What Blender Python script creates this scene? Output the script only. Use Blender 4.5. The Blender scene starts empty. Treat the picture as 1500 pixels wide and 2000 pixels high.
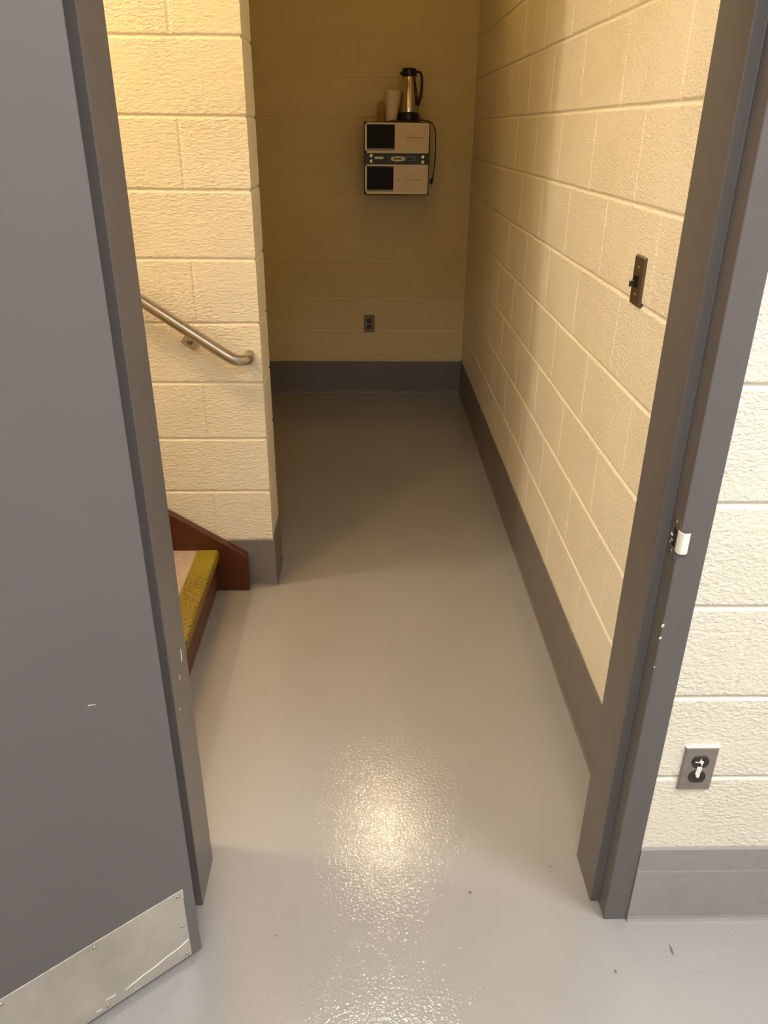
import bpy, bmesh, math, random
from mathutils import Vector, Matrix, noise
random.seed(7)
S = bpy.context.scene
COL = S.collection
R = math.radians

# ------------------------------------------------------------------ camera
def set_camera():
    pitch, yaw, roll = R(-26.226), R(1.342), R(0.522)
    fw = Vector((math.sin(yaw)*math.cos(pitch), math.cos(yaw)*math.cos(pitch), math.sin(pitch)))
    rt = Vector((math.cos(yaw), -math.sin(yaw), 0)); up = rt.cross(fw)
    c, s = math.cos(roll), math.sin(roll)
    r2, u2 = rt*c+up*s, -rt*s+up*c
    cam = bpy.data.cameras.new('camera')
    cam.sensor_fit = 'VERTICAL'; cam.sensor_height = 24.0; cam.sensor_width = 18.0
    cam.lens = 1515.53/2000*24.0
    cam.clip_start = 0.02
    o = bpy.data.objects.new('camera', cam); COL.objects.link(o)
    M = Matrix.Identity(4)
    for i in range(3):
        M[i][0] = r2[i]; M[i][1] = u2[i]; M[i][2] = -fw[i]
    M.translation = Vector((0, -1.148, 1.5853))
    o.matrix_world = M
    S.camera = o
set_camera()

# ------------------------------------------------------------------ world, lights, exposure
w = bpy.data.worlds.new('world'); S.world = w; w.use_nodes = True
w.node_tree.nodes['Background'].inputs[0].default_value = (1, .93, .82, 1)
w.node_tree.nodes['Background'].inputs[1].default_value = 0.02
S.view_settings.view_transform = 'Standard'
S.view_settings.look = 'None'
S.view_settings.gamma = 1.0
S.view_settings.use_curve_mapping = False
S.view_settings.exposure = 0.0
S.cycles.use_denoising = True
S.cycles.max_bounces = 10
S.cycles.diffuse_bounces = 6
S.cycles.sample_clamp_indirect = 6.0

def area(name, loc, target, sx, sy, power, col, spread=180):
    l = bpy.data.lights.new(name, 'AREA'); l.shape = 'RECTANGLE'; l.size = sx; l.size_y = sy
    l.energy = power; l.color = col; l.spread = R(spread)
    o = bpy.data.objects.new(name, l); COL.objects.link(o); o.location = loc
    d = Vector(target)-Vector(loc)
    o.rotation_euler = d.to_track_quat('-Z', 'Y').to_euler()
    return o
def bulb(name, loc, rad, power, col):
    l = bpy.data.lights.new(name, 'POINT'); l.shadow_soft_size = rad; l.energy = power; l.color = col
    o = bpy.data.objects.new(name, l); COL.objects.link(o); o.location = loc
    return o
NEUTRAL = (.98, .985, 1.0)
WARM = (1.0, .85, .64)
AMBER = (1.0, .56, .08)
area('room_light_east', (1.7, -.85, 2.72), (1.7, -.85, 0), 1.2, .5, 68, NEUTRAL)
area('room_fill_middle', (-.25, -1.45, 2.72), (-.25, -1.45, 0), 1.2, .4, 46, NEUTRAL)  # added fill with no known fixture, brightens the lower stair wall
area('room_fill_rear', (.12, -3.3, 2.72), (.12, -3.3, 0), 1.2, .4, 20, NEUTRAL)  # added lamp, no fixture known here; lights the cabinet and lower back wall
bulb('stair_light', (-3.0, .72, 3.75), .13, 150, (1.0, .90, .72))
bulb('stair_bounce_fill', (-1.1, .32, 3.1), .12, 52, (1.0, .62, .22))  # no real lamp here; added to imitate amber bounce off the stairwell walls
area('corridor_light_near', (.09, 1.0, 2.70), (.07, -.35, 0), .14, .14, 1.3, WARM, 60)
area('corridor_light_far', (.115, 2.50, 2.55), (.045, .288, 0), .12, .12, .9, (1.0, .84, .54), 60)
bulb('corridor_bulb', (.115, 2.50, 2.62), .07, 3.5, AMBER)

# ------------------------------------------------------------------ materials
def newmat(name):
    m = bpy.data.materials.new(name); m.use_nodes = True
    nt = m.node_tree; b = nt.nodes['Principled BSDF']
    return m, nt, b
def coords(nt, scale=(1, 1, 1), geo=False):
    if geo:
        g = nt.nodes.new('ShaderNodeNewGeometry'); out = g.outputs['Position']
    else:
        g = nt.nodes.new('ShaderNodeTexCoord'); out = g.outputs['Object']
    mp = nt.nodes.new('ShaderNodeMapping'); mp.inputs['Scale'].default_value = scale
    nt.links.new(out, mp.inputs['Vector'])
    return mp.outputs['Vector']
def noise_tex(nt, vec, scale, detail=2, rough=.5, dist=0):
    n = nt.nodes.new('ShaderNodeTexNoise'); n.inputs['Scale'].default_value = scale
    n.inputs['Detail'].default_value = detail; n.inputs['Roughness'].default_value = rough
    n.inputs['Distortion'].default_value = dist
    nt.links.new(vec, n.inputs['Vector']); return n.outputs['Fac']
def ramp(nt, fac, stops):
    r = nt.nodes.new('ShaderNodeValToRGB'); e = r.color_ramp.elements
    while len(e) < len(stops): e.new(.5)
    for el, (p, c) in zip(e, stops):
        el.position = p; el.color = (*c, 1) if len(c) == 3 else c
    nt.links.new(fac, r.inputs[0]); return r.outputs[0]
def bump(nt, b, h, strength, dist, prev=None):
    n = nt.nodes.new('ShaderNodeBump'); n.inputs['Strength'].default_value = strength
    n.inputs['Distance'].default_value = dist
    nt.links.new(h, n.inputs['Height'])
    if prev: nt.links.new(prev, n.inputs['Normal'])
    nt.links.new(n.outputs[0], b.inputs['Normal']); return n.outputs[0]
def simple(name, col, rough=.5, metal=0, spec=.5, var=0.0, vscale=8, bs=0, bscale=200, bdist=.001):
    m, nt, b = newmat(name)
    b.inputs['Base Color'].default_value = (*col, 1); b.inputs['Roughness'].default_value = rough
    b.inputs['Metallic'].default_value = metal; b.inputs['Specular IOR Level'].default_value = spec
    v = coords(nt, geo=True)
    if var:
        f = noise_tex(nt, v, vscale, 4, .6)
        lo = tuple(c*(1-var) for c in col); hi = tuple(min(1, c*(1+var)) for c in col)
        nt.links.new(ramp(nt, f, [(.3, lo), (.7, hi)]), b.inputs['Base Color'])
    if bs:
        bump(nt, b, noise_tex(nt, v, bscale, 3), bs, bdist)
    return m

def block_paint(name, col, strength, stretch):
    m, nt, b = newmat(name)
    b.inputs['Roughness'].default_value = .42
    b.inputs['Specular IOR Level'].default_value = .4
    v = coords(nt, geo=True)
    big = noise_tex(nt, v, 5, 3, .6)
    nt.links.new(ramp(nt, big, [(.3, tuple(c*.965 for c in col)), (.7, tuple(min(1, c*1.02) for c in col))]), b.inputs['Base Color'])
    vs = coords(nt, stretch, geo=True)
    fine = noise_tex(nt, vs, 95, 3, .55, .4)
    # bump strength drifts from block to block
    mod = ramp(nt, noise_tex(nt, v, 4.5, 1), [(.35, (.5,)*3), (.65, (1,)*3)])
    mul = nt.nodes.new('ShaderNodeMath'); mul.operation = 'MULTIPLY'
    nt.links.new(fine, mul.inputs[0]); nt.links.new(mod, mul.inputs[1])
    bump(nt, b, mul.outputs[0], strength, .0058)
    return m

CREAM = (.80, .75, .63)
M = {}
M['block_xz'] = block_paint('cream_block_paint', CREAM, 1.0, (.65, 1, 1.5))
M['block_front'] = block_paint('cream_block_paint_front', CREAM, .75, (1.1, 1, 1.6))
M['block_y'] = block_paint('cream_block_paint_side', CREAM, .75, (1, .9, 1.7))
M['block_smooth'] = block_paint('cream_block_paint_smooth_dim', (.70, .58, .31), .18, (.7, 1, 1))  # same cream, with the corridor end's dim amber cast put into the colour
M['plaster'] = simple('ceiling_white', (.62, .56, .46), .8)
M['base'] = simple('grey_base_paint', (.172, .157, .155), .42, var=.05, vscale=14, bs=.35, bscale=60, bdist=.003)
M['base_light'] = simple('light_grey_base_paint', (.31, .285, .275), .42, var=.05, vscale=14, bs=.45, bscale=55, bdist=.003)
M['frame'] = simple('grey_frame_enamel', (.125, .112, .107), .36, var=.03, vscale=9, bs=.08, bscale=160, bdist=.001)
M['door'] = simple('grey_door_enamel', (.128, .116, .114), .40, var=.02, vscale=5, bs=.06, bscale=220, bdist=.001)
M['steel'] = simple('satin_stainless', (.50, .46, .40), .30, 1, var=.08, vscale=30)
M['kick'] = simple('dull_kick_plate_metal', (.60, .56, .50), .46, .7, var=.14, vscale=7, bs=.1, bscale=25, bdist=.002)
M['plate'] = simple('brushed_plate_steel', (.40, .37, .33), .38, .9, var=.12, vscale=40)
M['bronze_plate'] = simple('dull_brown_plate', (.20, .155, .10), .38, .8, var=.1, vscale=30)
M['dark_plastic'] = simple('dark_brown_plastic', (.028, .021, .018), .35)
M['black'] = simple('black_plastic', (.010, .008, .008), .32)
M['white_paint'] = simple('white_paint', (.86, .83, .76), .5, var=.08, vscale=300)
M['caulk'] = simple('beige_caulk', (.58, .53, .45), .6, var=.25, vscale=60)
M['chip'] = simple('pale_chip', (.85, .78, .66), .6)
M['brown_wood'] = simple('red_brown_paint', (.078, .021, .007), .26, var=.12, vscale=10, bs=.1, bscale=60)
M['riser'] = simple('bounce_lit_brown_riser', (.15, .056, .026), .42, var=.15, vscale=14)  # stringer brown with light bounced off the right wall put into the colour
M['scuff'] = simple('scuffed_black', (.03, .02, .015), .7)
M['tread'] = simple('worn_tread', (.42, .33, .27), .55, var=.15, vscale=60, bs=.15, bscale=90)
M['case'] = simple('black_case_enamel', (.016, .010, .009), .35)
M['cream_plastic'] = simple('cream_panel', (.80, .68, .53), .5, var=.04, vscale=20)
M['ivory'] = simple('ivory_frame', (.86, .79, .62), .45)
M['window'] = simple('smoked_window', (.008, .005, .004), .4, spec=.15)
M['teal'] = simple('dark_teal_band', (.014, .026, .032), .4)
M['knob'] = simple('pale_brass', (.62, .54, .36), .3, .8)
M['mark'] = simple('dark_print', (.16, .12, .09), .6)
M['grey_label'] = simple('grey_label', (.16, .17, .17), .5)
M['white_label'] = simple('white_label', (.82, .80, .76), .5)
M['foam'] = simple('cream_foam', (.84, .72, .54), .75, var=.03, vscale=60)
M['orange'] = simple('orange_brown_card', (.44, .27, .09), .7, var=.2, vscale=50)
M['chrome'] = simple('polished_steel', (.66, .60, .48), .09, 1)
M['cord'] = simple('brown_cord', (.05, .024, .016), .5)

def floor_mat():
    m, nt, b = newmat('grey_epoxy_floor')
    b.inputs['Roughness'].default_value = .07
    b.inputs['Specular IOR Level'].default_value = .5
    v = coords(nt, geo=True)
    big = noise_tex(nt, v, 2.2, 4, .6)
    c = ramp(nt, big, [(.3, (.295, .280, .275)), (.7, (.320, .305, .298))])
    # a few dark specks where they lie on the floor
    last = c
    for (x, y, r, sx) in ((.655, -.075, .006, 2.0), (.236, .072, .004, 1.0), (.437, .140, .0022, 1.0), (.52, -.12, .0035, 1.0), (-.20, -.03, .002, 1)):
        mp = nt.nodes.new('ShaderNodeVectorMath'); mp.operation = 'SUBTRACT'
        nt.links.new(v, mp.inputs[0]); mp.inputs[1].default_value = (x, y, 0)
        ms = nt.nodes.new('ShaderNodeVectorMath'); ms.operation = 'MULTIPLY'
        nt.links.new(mp.outputs[0], ms.inputs[0]); ms.inputs[1].default_value = (sx, 1/sx, 0)
        ln = nt.nodes.new('ShaderNodeVectorMath'); ln.operation = 'LENGTH'
        nt.links.new(ms.outputs[0], ln.inputs[0])
        mr = nt.nodes.new('ShaderNodeMapRange'); mr.inputs[1].default_value = r*.6; mr.inputs[2].default_value = r*1.3
        mr.inputs[3].default_value = .75; mr.inputs[4].default_value = 0
        nt.links.new(ln.outputs['Value'], mr.inputs[0])
        mx = nt.nodes.new('ShaderNodeMix'); mx.data_type = 'RGBA'
        nt.links.new(mr.outputs[0], mx.inputs[0]); nt.links.new(last, mx.inputs[6]); mx.inputs[7].default_value = (.06, .055, .055, 1)
        last = mx.outputs[2]
    nt.links.new(last, b.inputs['Base Color'])
    n0 = noise_tex(nt, v, 128, 2, .55)
    bump(nt, b, n0, .5, .0017)
    # wax coat that spreads a soft glow round each reflection
    b.inputs['Coat Weight'].default_value = .14
    b.inputs['Coat Roughness'].default_value = .20
    return m
M['floor'] = floor_mat()

def nosing_mat():
    m, nt, b = newmat('yellow_grit_nosing')
    v = coords(nt, geo=True)
    f = noise_tex(nt, v, 240, 3, .65)
    # smoother at the wall end, gritty and worn where people step
    sep = nt.nodes.new('ShaderNodeSeparateXYZ'); nt.links.new(v, sep.inputs[0])
    mr = nt.nodes.new('ShaderNodeMapRange'); mr.inputs[1].default_value = 1.27; mr.inputs[2].default_value = 1.17
    nt.links.new(sep.outputs['Y'], mr.inputs[0])
    worn = ramp(nt, f, [(.40, (.045, .028, .008)), (.5, (.22, .15, .012)), (.62, (.33, .24, .02))])
    mx = nt.nodes.new('ShaderNodeMix'); mx.data_type = 'RGBA'
    nt.links.new(mr.outputs[0], mx.inputs[0]); mx.inputs[6].default_value = (.25, .195, .012, 1); nt.links.new(worn, mx.inputs[7])
    nt.links.new(mx.outputs[2], b.inputs['Base Color']); b.inputs['Roughness'].default_value = .5
    bump(nt, b, f, .5, .002)
    return m
M['nosing'] = nosing_mat()

# ------------------------------------------------------------------ mesh helpers
class MB:
    def __init__(s): s.v = []; s.f = []; s.sm = []
    def add(s, vs, fs, smooth=False):
        o = len(s.v); s.v += [tuple(p) for p in vs]
        for f in fs: s.f.append(tuple(i+o for i in f)); s.sm.append(smooth)
        return s
    def box(s, x0, x1, y0, y1, z0, z1):
        vs = [(x, y, z) for x in (x0, x1) for y in (y0, y1) for z in (z0, z1)]
        return s.add(vs, [(0, 1, 3, 2), (4, 6, 7, 5), (0, 4, 5, 1), (2, 3, 7, 6), (0, 2, 6, 4), (1, 5, 7, 3)])
    def prism(s, poly, a, b):
        """poly: 3-d points of one end; a->b offset vector"""
        n = len(poly); d = Vector(b)-Vector(a)
        vs = [Vector(p) for p in poly]+[Vector(p)+d for p in poly]
        fs = [tuple(range(n)), tuple(range(2*n-1, n-1, -1))]+[(i, i+n, (i+1) % n+n, (i+1) % n) for i in range(n)]
        return s.add(vs, fs)
    def tube(s, pts, r, n=14, caps=True):
        pts = [Vector(p) for p in pts]; rs = r if isinstance(r, (list, tuple)) else [r]*len(pts)
        vs = []; fs = []; up = None
        for i, p in enumerate(pts):
            t = (pts[min(i+1, len(pts)-1)]-pts[max(i-1, 0)]).normalized()
            if up is None:
                up = t.orthogonal().normalized()
            up = (up-t*up.dot(t)).normalized(); sd = t.cross(up)
            for k in range(n):
                a = 2*math.pi*k/n; vs.append(p+(up*math.cos(a)+sd*math.sin(a))*rs[i])
        for i in range(len(pts)-1):
            for k in range(n):
                fs.append((i*n+k, i*n+(k+1) % n, (i+1)*n+(k+1) % n, (i+1)*n+k))
        s.add(vs, fs, True)
        if caps:
            o = len(s.v)-len(vs)
            s.f.append(tuple(o+k for k in range(n-1, -1, -1))); s.sm.append(False)
            s.f.append(tuple(o+(len(pts)-1)*n+k for k in range(n))); s.sm.append(False)
        return s
    def lathe(s, prof, c, n=32, ax='z', tilt=None):
        vs = []; fs = []
        for (r, h) in prof:
            for k in range(n):
                a = 2*math.pi*k/n; p = Vector((r*math.cos(a), r*math.sin(a), h))
                if ax == 'y': p = Vector((p.x, -p.z, p.y))
                if ax == 'x': p = Vector((-p.z, p.x, p.y))
                if tilt: p = tilt @ p
                vs.append(p+Vector(c))
        for i in range(len(prof)-1):
            for k in range(n):
                fs.append((i*n+k, i*n+(k+1) % n, (i+1)*n+(k+1) % n, (i+1)*n+k))
        s.add(vs, fs, True)
        o = len(s.v)-len(vs)
        s.f.append(tuple(o+k for k in range(n-1, -1, -1))); s.sm.append(False)
        s.f.append(tuple(o+(len(prof)-1)*n+k for k in range(n))); s.sm.append(False)
        return s
    def xf(s, mat):
        s.v = [tuple(mat @ Vector(p)) for p in s.v]; return s
    def build(s, name, mat, parent=None, bevel=0, seg=2, weld=0):
        me = bpy.data.meshes.new(name); me.from_pydata(s.v, [], s.f)
        me.polygons.foreach_set('use_smooth', s.sm)
        me.materials.append(mat)
        bm = bmesh.new(); bm.from_mesh(me)
        if weld: bmesh.ops.remove_doubles(bm, verts=bm.verts, dist=weld)
        bmesh.ops.recalc_face_normals(bm, faces=bm.faces)
        if bevel:
            ed = [e for e in bm.edges if len(e.link_faces) == 2 and e.calc_face_angle(0) > R(25)]
            bmesh.ops.bevel(bm, geom=ed, offset=bevel, segments=seg, affect='EDGES', profile=.5, clamp_overlap=True)
        bm.to_mesh(me); bm.free()
        o = bpy.data.objects.new(name, me); COL.objects.link(o)
        if parent:
            o.parent = parent
            o.matrix_parent_inverse = Matrix.Translation(parent.location).inverted() if parent.type == 'EMPTY' else Matrix.Identity(4)
        return o
def empty(name, loc):
    o = bpy.data.objects.new(name, None); COL.objects.link(o); o.location = loc
    o.empty_display_size = .05
    return o
def tag(o, label, cat, group=None):
    o['label'] = label; o['category'] = cat
    if group: o['group'] = group
    return o
def struct(o, label=None, cat=None):
    o['kind'] = 'structure'
    if label: o['label'] = label
    if cat: o['category'] = cat
    return o

# ------------------------------------------------------------------ concrete block walls
H = 0.2032; L = 0.4064
PROF = [(0, 1.0), (.0018, .95), (.0036, .62), (.0055, .22), (.0075, 0), (.0092, 0)]
def gval(d, depth):
    d = abs(d)
    if d >= PROF[-1][0]: return 0.0
    for (a, va), (b_, vb) in zip(PROF, PROF[1:]):
        if d <= b_: return depth*(va+(vb-va)*(d-a)/(b_-a))
    return 0.0
def blocks(mb, mp, u0, u1, z0, z1, off, phase, dh=.0048, dv=.0022, cut0=False, cut1=False, jit=.0012):
    """mp(u, z, depth, edge): edge -1/+1 at the wrapped ends of the section"""
    k0 = math.floor((z0-off)/H); k1 = math.ceil((z1-off)/H)
    for k in range(k0, k1):
        za, zb = off+k*H, off+(k+1)*H
        zs = sorted({za+d for d, _ in PROF} | {zb-d for d, _ in PROF} | {z0, z1, (za+zb)/2})
        zs = [z for z in zs if max(za, z0)-1e-9 <= z <= min(zb, z1)+1e-9]
        if len(zs) < 2: continue
        ph = phase(k)
        js = []
        j = ph+math.floor((u0-ph)/L)*L
        while j <= u1+L: 
            if u0+.02 < j < u1-.02: js.append(j)
            j += L
        us = {u0, u1}
        n = max(1, int((u1-u0)/.1))
        us |= {u0+(u1-u0)*i/n for i in range(n+1)}
        for j in js: us |= {j+s*d for d, _ in PROF for s in (-1, 1)}
        us = sorted(us); us = [u for i, u in enumerate(us) if i == 0 or u-us[i-1] > 2e-4]
        vs = []
        for z in zs:
            gh = gval(min(z-za, zb-z), dh)
            for u in us:
                gv = max([gval(u-j, dv) for j in js], default=0)
                g = max(gh, gv)
                e = -1 if (cut0 and u-u0 < 1e-6) else (1 if (cut1 and u1-u < 1e-6) else 0)
                wob = jit*noise.noise((u*6, z*5, 3.3)) if z0 < z < z1 else 0
                vs.append(mp(u, z+wob, g, e))
        nu = len(us); fs = []
        for a in range(len(zs)-1):
            for b_ in range(nu-1):
                fs.append((a*nu+b_, a*nu+b_+1, (a+1)*nu+b_+1, (a+1)*nu+b_))
        mb.add(vs, fs, True)

YF, YFB = 0.003, 0.206          # front wall faces
YP, YP2 = 1.434, 1.636          # stair wall faces
XP, XR, YB = -0.357, 0.6186, 3.879
CEIL = 2.75

# front wall with the doorway
mb = MB()
fmap = lambda u, z, g, e: (u, YF+g, z)
fph = lambda k: .69 if k % 2 else .8932
blocks(mb, fmap, .565, 3.0, 0, CEIL, .0148, fph, dv=.0009)
blocks(mb, fmap, -3.0, -.43, 0, CEIL, .0148, fph)
blocks(mb, fmap, -.43, .565, 2.17, CEIL, .0148, fph)
mb.box(.565, 3.0, YF+.006, YFB, 0, CEIL).box(-3.0, -.43, YF+.006, YFB, 0, CEIL).box(-.43, .565, YF+.006, YFB, 2.17, CEIL)
mb.box(-4.3, -.36, .12, YFB, CEIL, 5.0).box(-4.3, -3.0, .12, YFB, 0, CEIL)
struct(mb.build('wall_front', M['block_front']), 'cream painted concrete block wall around the grey doorway', 'wall')

# right corridor wall
mb = MB()
rmap = lambda u, z, g, e: (XR+g, u, z)
rph = lambda k: (.983 if k % 2 == 0 else 1.182)
blocks(mb, rmap, YFB, YB, 0, CEIL, .0132, rph, dv=.0024)
mb.box(XR+.006, XR+.2, YFB, YB+.2, 0, CEIL)
struct(mb.build('wall_right', M['block_y']), 'cream block wall along the right of the corridor', 'wall')

# back wall
mb = MB()
blocks(mb, lambda u, z, g, e: (u, YB+g, z), -1.35, XR, 0, CEIL, .018, lambda k: (-.46 if k % 2 else -.257), dh=.0022, dv=.0005)
mb.box(-1.55, XR+.006, YB+.005, YB+.2, 0, CEIL)
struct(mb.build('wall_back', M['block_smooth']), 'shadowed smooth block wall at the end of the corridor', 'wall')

# stair wall with its free end
mb = MB()
def pmap(u, z, g, e): return (u-(g if e == 1 else 0), YP+g, z)
def emap(u, z, g, e): return (XP-g, u+(g if e == -1 else 0), z)
pph = lambda k: (-.5602 if k % 2 else -.7634)
blocks(mb, pmap, -4.2, XP, 0, 5.0, -.0089, pph, cut1=True)
blocks(mb, emap, YP, YP2, 0, 5.0, -.0089, lambda k: 99, cut0=True)
mb.box(-4.2, XP-.006, YP+.006, YP2, 0, 5.0)
struct(mb.build('wall_stair', M['block_xz']), 'cream block wall beside the stairs ending at the corridor', 'wall')

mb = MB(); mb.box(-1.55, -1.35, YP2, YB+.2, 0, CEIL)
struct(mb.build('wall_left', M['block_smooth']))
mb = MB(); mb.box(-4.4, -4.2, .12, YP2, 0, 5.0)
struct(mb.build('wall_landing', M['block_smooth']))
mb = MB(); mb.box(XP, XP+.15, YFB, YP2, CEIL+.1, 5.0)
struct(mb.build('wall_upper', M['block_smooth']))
mb = MB(); mb.box(-3.2, -3.0, -4.0, YF, 0, CEIL)
struct(mb.build('wall_west', M['block_y']))
mb = MB(); mb.box(3.0, 3.2, -4.0, YFB, 0, CEIL)
struct(mb.build('wall_east', M['block_y']))
mb = MB(); mb.box(-3.2, 3.2, -4.2, -4.0, 0, CEIL)
struct(mb.build('wall_near', M['block_xz']))

mb = MB(); mb.box(-4.5, 3.3, -4.3, YB+.3, -.1, 0)
struct(mb.build('floor', M['floor']), 'glossy grey painted concrete floor', 'floor')
mb = MB()
mb.box(-3.2, 3.2, -4.2, YFB-.08, CEIL, CEIL+.1)
mb.box(XP, XR+.2, YFB-.08, YB+.2, CEIL, CEIL+.1).box(-1.55, XP, YP2, YB+.2, CEIL, CEIL+.1)
mb.box(-4.4, XP+.15, .12, YP2, 5.0, 5.1)
struct(mb.build('ceiling', M['plaster']))

# ------------------------------------------------------------------ painted bases
def base_run(name, pts, h, p=.006, label=None, mat='base'):
    """pts: corner polyline on the wall face (x, y); the room lies to the right of travel"""
    st_ = .0009 if mat == 'base_light' else .0
    prof = [(-.004, h+.0005), (p*.4, h), (p, h-.004), (p, .158), (p+st_, .154), (p+st_, .014), (p+st_+.0015, .006), (p+st_+.005, 0), (-.004, 0)]
    n = len(pts); P = [Vector((*q, 0)) for q in pts]
    rings = []
    # subdivide long straights for a slightly uneven hand-painted edge
    for i in range(n):
        dirs = []
        if i > 0: dirs.append((P[i]-P[i-1]).normalized())
        if i < n-1: dirs.append((P[i+1]-P[i]).normalized())
        nr = [Vector((d.y, -d.x, 0)) for d in dirs]
        b_ = nr[0] if len(nr) == 1 else (nr[0]+nr[1])/(1+nr[0].dot(nr[1]))
        if i > 0:
            prev = P[i-1]; seglen = (P[i]-prev).length; k = max(1, int(seglen/.06))
            d0 = (P[i]-prev).normalized(); nn = Vector((d0.y, -d0.x, 0))
            for j in range(1, k):
                rings.append((prev+(P[i]-prev)*j/k, nn, True))
        rings.append((P[i], b_, False))
    vs = []; m = len(prof)
    for (c, b_, mid) in rings:
        wz = .0018*noise.noise((c.x*9, c.y*9, 0)) if mid else 0
        wp = .0012*noise.noise((c.x*14, c.y*14, 5)) if mid else 0
        for (d, z) in prof:
            f = 1 if z > h-.01 else 0
            vs.append(c+b_*(d+(wp if d > 0 else 0))+Vector((0, 0, z+wz*f)))
    fs = [(i*m+k, i*m+(k+1) % m, (i+1)*m+(k+1) % m, (i+1)*m+k) for i in range(len(rings)-1) for k in range(m)]
    fs += [tuple(range(m)), tuple((len(rings)-1)*m+k for k in range(m-1, -1, -1))]
    mb = MB(); mb.add(vs, fs, False)
    return struct(mb.build(name, M[mat]), label, 'baseboard' if label else None)
base_run('baseboard_front', [(.579, YF), (3.0, YF)], .2246, .005, 'grey painted base band on the block wall right of the door', 'base_light')
base_run('baseboard_right', [(XR, YB), (XR, YFB)], .2284, .004, 'grey painted base band along the right corridor wall')
base_run('baseboard_back', [(-1.35, YB), (XR, YB)], .2169, .004, 'grey painted base band under the dark end wall')
base_run('baseboard_stair', [(-.60, YP), (XP, YP), (XP, YP2)], .202, .006, 'grey painted base at the free end of the stair wall')

# ------------------------------------------------------------------ door frame
XS, XF, XO = .5087, .5279, .5793
XLS, XLF, XLO = -.3751, -.3943, -.4457
DH = 2.134
def jamb(name, xs, xf, xo, parent):
    poly = [(xo, 0), (xf, 0), (xf, .0464), (xs, .0464), (xs, .1711), (xf, .1711), (xf, .2175), (xo, .2175), (xo, .204), ((xo+xf)/2+.01*(1 if xo > xf else -1), .204), ((xo+xf)/2+.01*(1 if xo > xf else -1), .014), (xo, .014)]
    mb = MB(); mb.prism([(x, y, 0) for x, y in poly], (0, 0, 0), (0, 0, DH+.051))
    return mb.build(name, M['frame'], parent, bevel=.0016, seg=2)
trim = empty('trim_1', ((XF+XLF)/2, .1, 0)); struct(trim, 'grey steel door frame around the corridor opening', 'door frame')
jamb('jamb', XS, XF, XO, trim)
jamb('jamb', XLS, XLF, XLO, trim)
mb = MB()
poly = [(0, DH+.051), (0, DH), (.0464, DH), (.0464, DH-.0192), (.1711, DH-.0192), (.1711, DH), (.2175, DH), (.2175, DH+.051)]
mb.prism([(XLF, y, z) for y, z in poly], (XLF, 0, 0), (XF, 0, 0))
mb.build('frame_head', M['frame'], trim, bevel=.0014)

# strike plate let into the latch jamb, its painted lip folded round the edge
mb = MB(); x = XF
for (za, zb, ya, yb) in ((.925, .943, .004, .036), (.979, 1.0, .004, .036), (.943, .979, .004, .011), (.943, .979, .028, .036)):
    mb.box(x-.0016, x+.001, ya, yb, za, zb)
sp = mb.build('strike_plate', M['steel'], trim, bevel=.0004, seg=1); sp['label'] = 'bare steel strike plate'
mb = MB(); mb.box(x-.0006, x+.0004, .011, .028, .943, .979); mb.build('latch_hole', M['black'], sp)
mb = MB()
arc = [(x-.0018, .0065), (x-.0022, .000), (x-.0015, -.005), (x+.002, -.0085), (x+.008, -.009), (x+.0135, -.0075)]
outer = [(a, b) for a, b in arc]; inner = [(a+.0014, b+.0016) for a, b in arc]
ring = outer+inner[::-1]
mb.prism([(a, b, .942) for a, b in ring], (0, 0, 0), (0, 0, .040))
lp = mb.build('strike_lip', M['white_paint'], sp, bevel=.0008, seg=2); lp['label'] = 'white painted lip'
for z in (.934, .990):
    mb = MB(); mb.lathe([(.0036, 0), (.0036, .0005), (.002, .001)], (x-.0016, .020, z), 12, 'x'); mb.build('screw', M['steel'], sp)
mb = MB()
for (yy, zz, s) in ((0.030, .962, .004), (.026, .953, .002), (.031, .947, .0015)):
    mb.box(x-.0022, x-.0008, yy-s, yy+s, zz-s*.5, zz+s*.5)
mb.build('paint_chip', M['chip'], sp, bevel=.0004, seg=1)
# pale paint chips
def chips(name, parent, lst, axis):
    for (a, b_, z, wd, ht, sk) in lst:
        mb = MB()
        n = 9; pts = []
        for i in range(n):
            t = 2*math.pi*i/n; rr = .7+.5*random.random()
            pts.append((math.cos(t)*wd*rr+sk*math.sin(t)*ht, math.sin(t)*ht*rr))
        if axis == 'x': mb.prism([(a, b_+p, z+q) for p, q in pts], (0, 0, 0), (.0006, 0, 0))
        else: mb.prism([(a+p, b_, z+q) for p, q in pts], (0, 0, 0), (0, .0006, 0))
        mb.build(name, M['chip'], parent)
chips('paint_chip', trim, [(XLS-.0001, .1315, .628, .0035, .010, .2), (XLS-.0001, .1315, .643, .0012, .008, .1), (XLS-.0001, .102, .600, .0014, .007, .1), (XLS-.0001, .074, .545, .004, .001, 0)], 'x')
chips('paint_chip', trim, [(XF+.001, -.0004, .792, .0025, .004, .2), (XF+.0008, -.0004, .765, .0022, .003, .2), (XF+.0006, -.0004, .700, .0010, .002, .2)], 'y')

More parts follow.
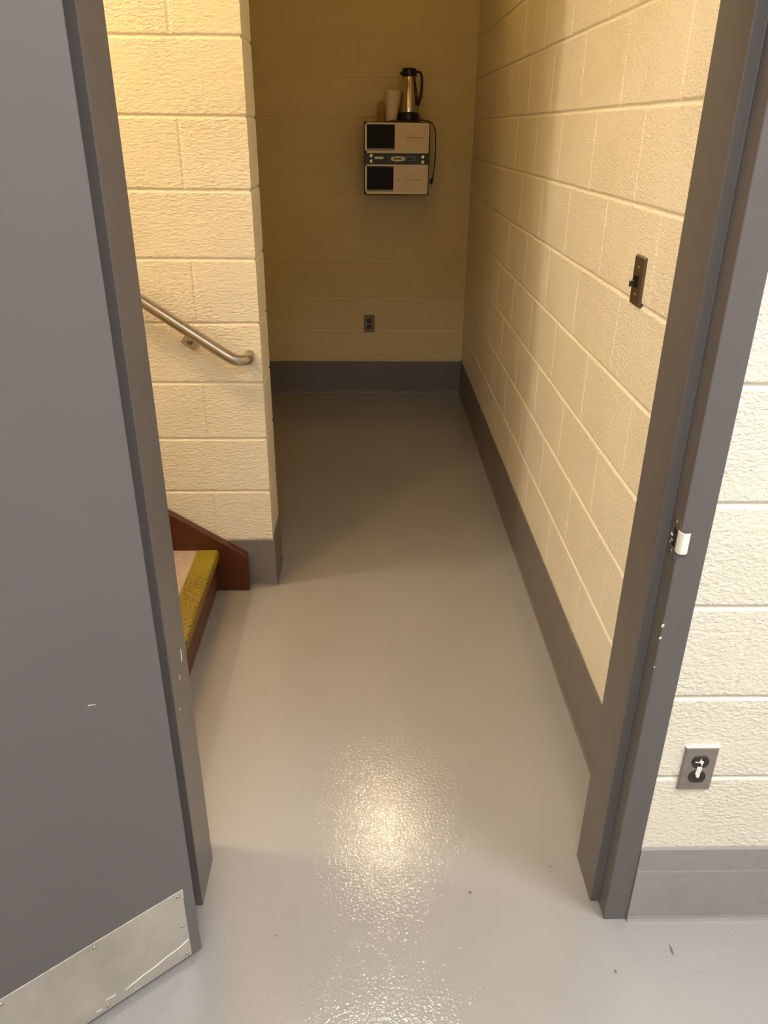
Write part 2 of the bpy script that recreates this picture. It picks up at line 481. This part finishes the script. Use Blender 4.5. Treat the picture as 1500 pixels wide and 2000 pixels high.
# ------------------------------------------------------------------ door leaf, open towards the room
door = empty('door_1', (-.357, -.0646, 0)); struct(door, 'grey steel door standing open at the left with a metal kick plate', 'door')
dv = Vector((-.78107, -.62445, 0)); dn = Vector((.62445, -.78107, 0))
D = Matrix(((dv.x, dn.x, 0, -.3555), (dv.y, dn.y, 0, -.0640), (0, 0, 1, 0), (0, 0, 0, 1)))   # local: x along leaf, y out of the seen face, z up
mb = MB(); mb.box(0, .908, -.0445, 0, .012, 2.125); mb.xf(D)
mb.build('door_leaf', M['door'], door, bevel=.0018, seg=2)
mb = MB(); mb.box(.0235, .888, 0, .0014, .0157, .2152); mb.xf(D)
kp = mb.build('kick_plate', M['kick'], door, bevel=.0006, seg=1); kp['label'] = 'scuffed metal kick plate'
for i, t in enumerate((.034, .204, .370, .537, .704, .876)):
    zs = (.2025, .1143, .0265) if i in (0, 5) else (.2035, .0265)
    for z in zs:
        mb = MB(); mb.lathe([(.0042, 0), (.0040, .001), (.0025, .0021), (.0008, .0025)], (t, .0014, z), 12); 
        mb.v = [tuple(Vector((t, .0014, z))+Vector((p[0]-t, p[2]-z, -(p[1]-.0014)))) for p in mb.v]
        mb.xf(D); mb.build('screw', M['steel'], kp)
# raised crease and edge caulk on the kick plate
mb = MB(); cr = [(.026, .066), (.05, .058), (.075, .056), (.10, .050), (.125, .048), (.15, .043), (.168, .039)]
mb.tube([D @ Vector((a, .0014, b_)) for a, b_ in cr], .0011, 6); mb.build('crease', M['white_paint'], kp)
mb = MB(); ed = [(.0235, .2155), (.12, .2155), (.22, .2157), (.30, .2154), (.42, .2156), (.888, .2155)]
mb.tube([D @ Vector((a, .0012, b_)) for a, b_ in ed], .0010, 6)
mb.tube([D @ Vector((.0235, .0012, z)) for z in (.2155, .205, .196, .188)], .0012, 6)
mb.build('edge_caulk', M['caulk'], kp)
mb = MB()
for (t, z, s) in ((.196, .045, .010), (.222, .030, .006)):
    mb.tube([D @ Vector((t-s, .0014, z-.001)), D @ Vector((t+s, .0014, z+.001))], .0008, 5)
mb.build('scratch', M['white_paint'], kp)
mb = MB()
for (t, z, s, q) in ((.123, .738, .006, .002), (.262, .86, .008, .001), (.27, .858, .004, .001)):
    mb.tube([D @ Vector((t-s, .0002, z-q)), D @ Vector((t+s, .0002, z+q))], .0006, 5)
mb.build('scratch', M['chip'], door)
# hinges on the left jamb and latch hardware on the free edge
for z in (.28, 1.10, 1.86):
    mb = MB(); mb.tube([(-.3985, -.0095, z-.057), (-.3985, -.0095, z+.057)], .0075, 12)
    hg = mb.build('hinge', M['frame'], door, bevel=.001, seg=1)
mb = MB(); mb.lathe([(.033, 0), (.033, .004), (.014, .008), (.012, .035), (.026, .045), (.030, .058), (.026, .070), (.01, .075)], (0, 0, 0), 24)
mb.v = [(p[0], p[2], -p[1]) for p in mb.v]
mb.xf(D @ Matrix.Translation((.848, 0, .965))); mb.build('door_knob', M['steel'], door)

# ------------------------------------------------------------------ stairs
RISE, RUN = .178, .274
X1, YS0, YS1 = -.575, .222, 1.392
st = empty('staircase', (-.5, .8, 0))
tag(st, 'brown painted staircase with yellow gritty nosing rising left of the corridor', 'stairs')
NS = 9
for i in range(NS):
    xr = X1-RUN*i; z = RISE*(i+1)
    mb = MB(); mb.box(xr-.02, xr, YS0, YS1, z-RISE+(.0 if i == 0 else .0), z-.034); mb.build('riser', M['riser'], st)
    mb = MB(); mb.box(xr-RUN-.02, xr+.014, YS0, YS1, z-.034, z-.003)
    td = mb.build('tread', M['tread'], st, bevel=.002, seg=1)
    mb = MB()
    xn = xr+.0205
    poly = [(xn-.079, z-.0028), (xn-.079, z-.0004), (xn-.076, z), (xn-.010, z+.0004), (xn-.003, z-.003), (xn, z-.010), (xn, z-.034), (xn-.004, z-.036), (xn-.0065, z-.034), (xn-.0065, z-.0028)]
    mb.prism([(a, YS0+.002, b_) for a, b_ in poly], (0, 0, 0), (0, YS1-YS0-.004, 0))
    ns = mb.build('nosing', M['nosing'], td, bevel=.0008, seg=1)
    ns['label'] = 'yellow gritty stair nosing'
SL = .65
def stringer(y0, y1, name):
    xa = -.452; xe = X1-RUN*NS
    poly = [(xa, .001), (xa, .150), (xe, .150+(xa-xe)*SL), (xe, .001+max(0, (xa-xe-.4))*SL), (xa-.40, .001)]
    mb = MB(); mb.prism([(a, y0, b_) for a, b_ in poly], (0, 0, 0), (0, y1-y0, 0))
    return mb.build(name, M['brown_wood'], st, bevel=.003, seg=2)
sr = stringer(YS1, YP-.008, 'stringer')
stringer(YFB+.001, YS0, 'stringer')
mb = MB()
for (a, b_, zt) in ((-.573, -.552, .010), (-.545, -.53, .005), (-.52, -.478, .006), (-.470, -.4535, .009)):
    mb.prism([(a, YS1-.0006, .001), (b_, YS1-.0006, .001), (b_-.003, YS1-.0006, zt*.6), ((a+b_)/2, YS1-.0006, zt), (a+.002, YS1-.0006, zt*.7)], (0, 0, 0), (0, .0008, 0))
mb.build('scuff_mark', M['scuff'], sr)

# ------------------------------------------------------------------ handrail
hr = empty('handrail', (-.6, YP-.07, .95)); tag(hr, 'round steel handrail sloping down the block wall above the stairs', 'handrail')
RS = .69; yr = 1.362
def railz(x): return 1.0875+(-.705-x)*RS
path = [(x, yr, railz(x)) for x in (-2.7, -2.2, -1.6, -1.1, -.8, -.62, -.52, -.475)]
path += [(-.458, yr, railz(-.458)+.001), (-.443, yr, .9090), (-.428, yr+.002, .9035), (-.416, yr+.006, .9010), (-.406, yr+.013, .9000), (-.4000, yr+.023, .8998), (-.3975, yr+.036, .8998), (-.3972, YP+.002, .8998)]
mb = MB(); mb.tube(path, .0192, 24); mb.build('rail', M['steel'], hr)
def bracket(x):
    zc = railz(x)-.050; ang = math.atan(-RS)
    rot = Matrix.Rotation(-ang, 4, 'Y'); T = Matrix.Translation((x-.012, YP, zc))
    mb = MB(); mb.box(-.027, .027, -.005, .001, -.022, .022); mb.xf(T @ rot)
    br = mb.build('bracket', M['steel'], hr, bevel=.0012)
    mb = MB(); mb.lathe([(.0095, 0), (.0095, .003), (.007, .006), (.002, .007)], (x-.014, YP-.005, zc-.001), 12, 'y'); mb.build('bolt', M['bronze_plate'], br)
    mb = MB(); mb.tube([(x-.006, YP-.004, zc+.014), (x-.003, YP-.045, zc+.018), (x, yr+.004, railz(x)-.012)], [.008, .008, .010], 10); mb.build('arm', M['steel'], br)
bracket(-.576); bracket(-1.6); bracket(-2.5)

# ------------------------------------------------------------------ wall plates
def frame_axes(loc, nrm):
    """local x across, y into the room, z up"""
    n = Vector(nrm); zz = Vector((0, 0, 1)); xx = n.cross(zz)
    return Matrix(((xx.x, n.x, 0, loc[0]), (xx.y, n.y, 0, loc[1]), (0, 0, 1, loc[2]), (0, 0, 0, 1)))
def plate_mb(w2, h2, d):
    mb = MB(); e = .0035
    a = [(-w2, 0, -h2), (w2, 0, -h2), (w2, 0, h2), (-w2, 0, h2)]
    b_ = [(x*(1-e/w2), d, z*(1-e/h2)) for x, _, z in a]
    mb.add(a+b_, [(0, 1, 2, 3), (4, 5, 6, 7)]+[(i, (i+1) % 4, (i+1) % 4+4, i+4) for i in range(4)])
    return mb
def outlet(name, loc, nrm, pm, rm, label, group=None, smear=False, rim=False):
    T = frame_axes(loc, nrm); o = empty(name, loc); tag(o, label, 'outlet', group)
    plate_mb(.0345, .0565, .0058).xf(T).build('plate', pm, o, bevel=.0006, seg=1)
    for s in (1, -1):
        mb = MB(); pts = []
        for i in range(28):
            t = 2*math.pi*i/28
            pts.append((.0172*math.cos(t), .0058, max(-.0138, min(.0138, .0172*math.sin(t)))+s*.0194))
        mb.prism(pts, (0, 0, 0), (0, .0022, 0)); mb.xf(T); rc = mb.build('receptacle', rm, o, bevel=.0006, seg=1)
        mb = MB()
        for x, h in ((-.0063, .0045), (.0063, .0037)): mb.box(x-.0010, x+.0010, .0078, .0084, s*.0194+.003-h, s*.0194+.003+h)
        mb.lathe([(.0022, 0), (.0022, .0004)], (0, .0080, s*.0194-.0085), 10, 'y')
        mb.xf(T); mb.build('slot', M['black'], rc)
    mb = MB(); mb.lathe([(.0032, 0), (.003, .0010), (.001, .0014)], (0, 0, 0), 12)
    mb.v = [(p[0], .0058+p[2], -p[1]) for p in mb.v]; mb.xf(T); mb.build('screw', pm, o)
    if rim:
        mb = MB(); mb.box(-.0345, .0345, .0004, .0062, .0552, .0578)
        mb.xf(T); r_ = mb.build('paint_ridge', M['white_paint'], o, bevel=.0006, seg=1); r_['label'] = 'cream paint ridge along the top edge'
    if smear:
        mb = MB(); rnd = random.Random(3)
        def blob(pts, y):
            mb.prism([(x, y, z) for x, z in pts], (0, 0, 0), (0, .0012, 0))
        blob([(-.005, .0095), (.0045, .0092), (.0052, .001), (.0035, -.008), (.0042, -.016), (.001, -.0205), (-.0025, -.018), (-.0045, -.0125), (-.0062, -.008), (-.0048, .001)], .0074)
        blob([(-.006, .0215), (-.0008, .0185), (.003, .0160), (.006, .0195), (.0055, .0225), (.0015, .0255), (-.001, .031), (-.0022, .0268), (-.002, .0232)], .0076)
        blob([(-.0115, .0208), (-.004, .0195), (-.004, .0216), (-.010, .0224)], .0076)
        blob([(.0015, .0165), (.004, .0160), (.0042, .0122), (.002, .012)], .0076)
        mb.xf(T @ Matrix.Scale(-1, 4, (1, 0, 0))); s_ = mb.build('paint_smear', M['white_paint'], o); s_['label'] = 'white paint smeared down the sockets'
    return o
outlet('outlet', (.6570, YF, .4495), (0, -1, 0), M['plate'], M['dark_plastic'], 'steel outlet plate with white paint smears beside the door frame', smear=True, rim=True)
outlet('outlet', (.0115, YB, .463), (0, -1, 0), M['bronze_plate'], M['black'], 'small dark outlet low on the shadowed end wall')

sw = empty('light_switch', (XR, .658, 1.281)); tag(sw, 'narrow metal light switch plate on the right corridor wall', 'switch')
T = frame_axes((XR, .656, 1.281), (-1, 0, 0))
plate_mb(.035, .0555, .0062).xf(T).build('plate', M['bronze_plate'], sw, bevel=.0006, seg=1)  # stainless plate; its dark brown reflection is put into the colour
mb = MB(); mb.box(-.0075, .0075, .005, .0130, -.0125, .0125); mb.xf(T); tg = mb.build('toggle_collar', M['black'], sw, bevel=.0006, seg=1)
mb = MB(); mb.prism([(-.004, .006, -.008), (.004, .006, -.008), (.004, .006, .004), (-.004, .006, .004)], (0, 0, 0), (0, .016, -.004)); mb.xf(T); mb.build('toggle', M['dark_plastic'], sw, bevel=.001)
for z in (.030, -.030):
    mb = MB(); mb.lathe([(.0032, 0), (.003, .001), (.001, .0014)], (0, 0, 0), 12)
    mb.v = [(p[0], .0062+p[2], z-p[1]) for p in mb.v]; mb.xf(T); mb.build('screw', M['steel'], sw)

# ------------------------------------------------------------------ wall cabinet
YC = 3.62
cb = empty('wall_cabinet', (.165, YB, 1.253)); tag(cb, 'black cased wall unit with two cream doors, dark windows and a teal control band', 'cabinet')
mb = MB(); mb.box(-.0185, .3485, YC+.006, YB, 1.2525, 1.6255); mb.build('case', M['case'], cb, bevel=.003)
def unit(z0, z1, wz0, wz1, xw, kz, seed):
    yf = YC
    x0, x1 = -.0125, .3425
    # ivory surround as four bars
    mb = MB(); t = .0085
    mb.box(x0, x1, yf, yf+.012, z1-t, z1).box(x0, x1, yf, yf+.012, z0, z0+.0125)
    mb.box(x0, x0+.0105, yf, yf+.012, z0, z1).box(x1-.0055, x1, yf, yf+.012, z0, z1)
    fr = mb.build('surround', M['ivory'], cb, bevel=.0008, seg=1)
    mb = MB(); mb.box(x0+.0105, xw, yf+.005, yf+.012, wz0, wz1); wn = mb.build('window', M['window'], cb, bevel=.0006, seg=1); wn['label'] = 'dark glossy window'
    mb = MB(); mb.box(x0+.0105, xw, yf+.002, yf+.008, z0+.0125, wz0); mb.build('sill', M['bronze_plate'], fr)
    mb = MB(); mb.box(xw, x1-.0055, yf+.001, yf+.012, z0+.0125, z1-t); dr = mb.build('door_panel', M['cream_plastic'], cb, bevel=.0012); dr['label'] = 'cream door panel'
    mb = MB(); mb.lathe([(.0085, 0), (.0085, .003), (.006, .008), (.002, .009)], (xw+.025, yf+.001, kz), 16, 'y'); mb.build('knob', M['ivory'], dr)
    # printed strokes radiating to the right of the knob
    mb = MB()
    def stroke(a, b_, c, d, wd):
        p = Vector((a, yf+.0006, b_)); q = Vector((c, yf+.0006, d)); n = Vector((-(q.z-p.z), 0, q.x-p.x)).normalized()*wd
        mb.prism([p+n*.4, p-n*.4, q-n, q+n], (0, 0, 0), (0, .0006, 0))
    kx = xw+.065
    stroke(kx-.01, kz+.0005, xw+.158, kz-.001, .0015)
    stroke(kx, kz+.002, xw+.118, kz+.027, .0007)
    stroke(kx-.01, kz+.0015, xw+.052, kz+.012, .0005)
    stroke(kx-.004, kz-.003, xw+.105, kz-.034, .0007)
    stroke(kx+.01, kz-.014, xw+.086, kz-.016, .0005)
    stroke(kx+.04, kz-.009, xw+.12, kz-.011, .0005)
    mb.build('printed_mark', M['mark'], dr)
unit(1.4680, 1.6205, 1.4920, 1.6100, .1525, 1.5475, 1)
unit(1.2568, 1.4105, 1.2790, 1.3955, .1480, 1.3330, 2)
mb = MB(); mb.box(-.0165, .3465, YC+.002, YC+.02, 1.4115, 1.4670); band = mb.build('control_band', M['teal'], cb, bevel=.0008, seg=1)
for (x, z) in ((.0212, 1.4545), (.0212, 1.4275), (.3110, 1.4500), (.3110, 1.4245)):
    mb = MB(); mb.lathe([(.0115, 0), (.0115, .005), (.009, .010), (.0085, .0105), (.003, .0085)], (x, YC+.002, z), 18, 'y'); mb.build('button', M['knob'], band)
mb = MB(); mb.box(.0415, .0905, YC+.0008, YC+.004, 1.4375, 1.4505); mb.build('white_tag', M['white_label'], band, bevel=.001)
mb = MB(); cx, cz = .1715, 1.4397
hexa = [(-.038, -.007), (-.030, -.0105), (0, -.0145), (.030, -.0105), (.038, -.007), (.038, .007), (.030, .0105), (0, .0135), (-.030, .0105), (-.038, .007)]
mb.prism([(cx+a, YC+.0006, cz+b_) for a, b_ in hexa], (0, 0, 0), (0, .003, 0)); bd = mb.build('badge', M['ivory'], band)
mb = MB(); mb.box(cx-.024, cx+.024, YC+.0002, YC+.0008, cz-.0048, cz+.0058); bt = mb.build('badge_panel', M['mark'], band)
# tiny illegible lettering on the badge: pale uprights as in the photograph
mb = MB()
for i in range(7):
    x = cx-.019+i*.0063
    mb.box(x, x+.0012, YC-.0001, YC+.0003, cz-.0022, cz+.0032)
    mb.box(x, x+.0036, YC-.0001, YC+.0003, cz+(.0022 if i % 2 else -.0022), cz+(.0032 if i % 2 else -.0012))
mb.build('badge_lettering', M['ivory'], band)
mb = MB(); mb.box(.2155, .2710, YC+.0008, YC+.004, 1.4275, 1.4540); mb.build('name_plate', M['grey_label'], band, bevel=.0008, seg=1)
mb = MB(); mb.box(.2235, .2635, YC+.0002, YC+.001, 1.4335, 1.4475); mb.build('name_plate_inset', M['teal'], band)

# ------------------------------------------------------------------ things on the cabinet
ZT = 1.6257
YT = 3.765
jg = empty('thermal_jug', (.2318, YT, ZT)); tag(jg, 'steel coffee jug with black lid and handle on the wall unit', 'coffee jug')
tx = .2322
mb = MB(); mb.lathe([(.0600, 0), (.0625, .002), (.0628, .012), (.0620, .040), (.0600, .0455)], (tx, YT, ZT), 40); mb.build('base', M['black'], jg)
mb = MB(); mb.lathe([(.0590, .0445), (.0590, .052), (.0585, .075), (.0560, .110), (.0515, .145), (.0455, .180), (.0400, .208), (.0385, .222), (.0385, .230)], (tx, YT, ZT), 40); mb.build('body', M['chrome'], jg)
mb = MB(); mb.lathe([(.0400, .2235), (.0425, .228), (.0440, .238), (.0420, .246), (.0385, .258), (.0365, .264), (.030, .2655)], (tx, YT, ZT), 36)
ld = mb.build('lid', M['black'], jg)
mb = MB(); mb.tube([(tx-.030, YT-.008, ZT+.238), (tx-.046, YT-.010, ZT+.2395), (tx-.052, YT-.010, ZT+.2405)], [.011, .0075, .0045], 12); mb.build('spout', M['black'], ld)
hp = [(tx+.036, YT-.005, ZT+.246), (tx+.050, YT-.006, ZT+.2475), (tx+.063, YT-.008, ZT+.243), (tx+.0695, YT-.009, ZT+.228), (tx+.0715, YT-.010, ZT+.200), (tx+.0700, YT-.012, ZT+.160), (tx+.065, YT-.015, ZT+.125), (tx+.056, YT-.018, ZT+.098), (tx+.0495, YT-.020, ZT+.080)]
mb = MB(); mb.tube(hp, [.0060, .0068, .0072, .0075, .0078, .0082, .0088, .0090, .0085], 14); mb.build('handle', M['black'], jg)
# lower strap of the handle down the side of the body
mb = MB(); mb.tube([(tx+.0300, YT-.030, ZT+.222), (tx+.0330, YT-.037, ZT+.180), (tx+.0370, YT-.0420, ZT+.130), (tx+.0430, YT-.0430, ZT+.085)], [.003, .0035, .004, .006], 10); mb.build('handle_strap', M['black'], jg)

tilt = Matrix.Rotation(R(3.2), 3, 'Y')
cp = empty('foam_cup', (.1335, 3.715, ZT)); tag(cp, 'tall cream foam cup standing left of the coffee jug', 'cup')
mb = MB()
prof = [(.0300, .0), (.0302, .004), (.0312, .012), (.0400, .144), (.0418, .146), (.0422, .149), (.0415, .152), (.0392, .1515), (.0385, .146), (.0295, .008), (.001, .007)]
mb.lathe(prof, (.1335, 3.715, ZT+.0017), 40, 'z', tilt); mb.build('cup_wall', M['foam'], cp)

ct = empty('carton', (.085, 3.80, ZT)); tag(ct, 'small orange-brown packet standing behind the foam cup', 'packet')
mb = MB(); mb.box(.0585, .0985, 3.79, 3.83, ZT, ZT+.080)
mb.build('box', M['orange'], ct, bevel=.0015)
mb = MB(); mb.prism([(.0585, 3.79, ZT+.080), (.0985, 3.79, ZT+.080), (.0935, 3.81, ZT+.100), (.0635, 3.81, ZT+.100)], (0, 0, 0), (0, .002, 0)); mb.build('top_flap', M['orange'], ct)

pc = empty('power_cord', (.36, 3.72, 1.6)); tag(pc, 'dark power cord hanging from the coffee jug down the unit side', 'cord')
def catmull(pts, n=8):
    P = [Vector(p) for p in pts]; P = [P[0]]+P+[P[-1]]; out = []
    for i in range(1, len(P)-2):
        for j in range(n):
            t = j/n; a, b_, c, d = P[i-1:i+3]
            out.append(.5*((2*b_)+(c-a)*t+(2*a-5*b_+4*c-d)*t*t+(3*b_-a-3*c+d)*t**3))
    return out+[P[-2]]
ck = [(.285, 3.700, ZT+.010), (.297, 3.690, ZT+.0105), (.320, 3.680, ZT+.0075), (.340, 3.68, ZT+.0045), (.360, 3.68, ZT-.005), (.3765, 3.685, ZT-.028), (.3835, 3.69, ZT-.062), (.3860, 3.69, ZT-.12), (.3855, 3.69, ZT-.185), (.382, 3.69, ZT-.23), (.3765, 3.69, ZT-.275), (.3735, 3.69, ZT-.288)]
mb = MB(); mb.tube(catmull(ck), .0033, 10); mb.build('cable', M['cord'], pc)
mb = MB(); mb.tube([(.3735, 3.69, ZT-.286), (.3715, 3.69, ZT-.292), (.368, 3.69, ZT-.306), (.3655, 3.69, ZT-.316)], [.0045, .0075, .009, .0085], 12)
pg = mb.build('plug', M['black'], pc)
mb = MB()
for s in (-.0045, .0045): mb.box(.3645+s-.001, .3645+s+.001, 3.687, 3.693, ZT-.331, ZT-.315)
mb.build('prong', M['bronze_plate'], pg)
# loose loop of the cord lying along the top edge under the jug
mb = MB(); lk = [(.285, 3.700, ZT+.010), (.270, 3.668, ZT+.0036), (.235, 3.655, ZT+.0036), (.19, 3.652, ZT+.0036), (.150, 3.656, ZT+.0036), (.125, 3.664, ZT+.0036)]
mb.tube(catmull(lk), .0033, 10); mb.build('cable', M['cord'], pc)
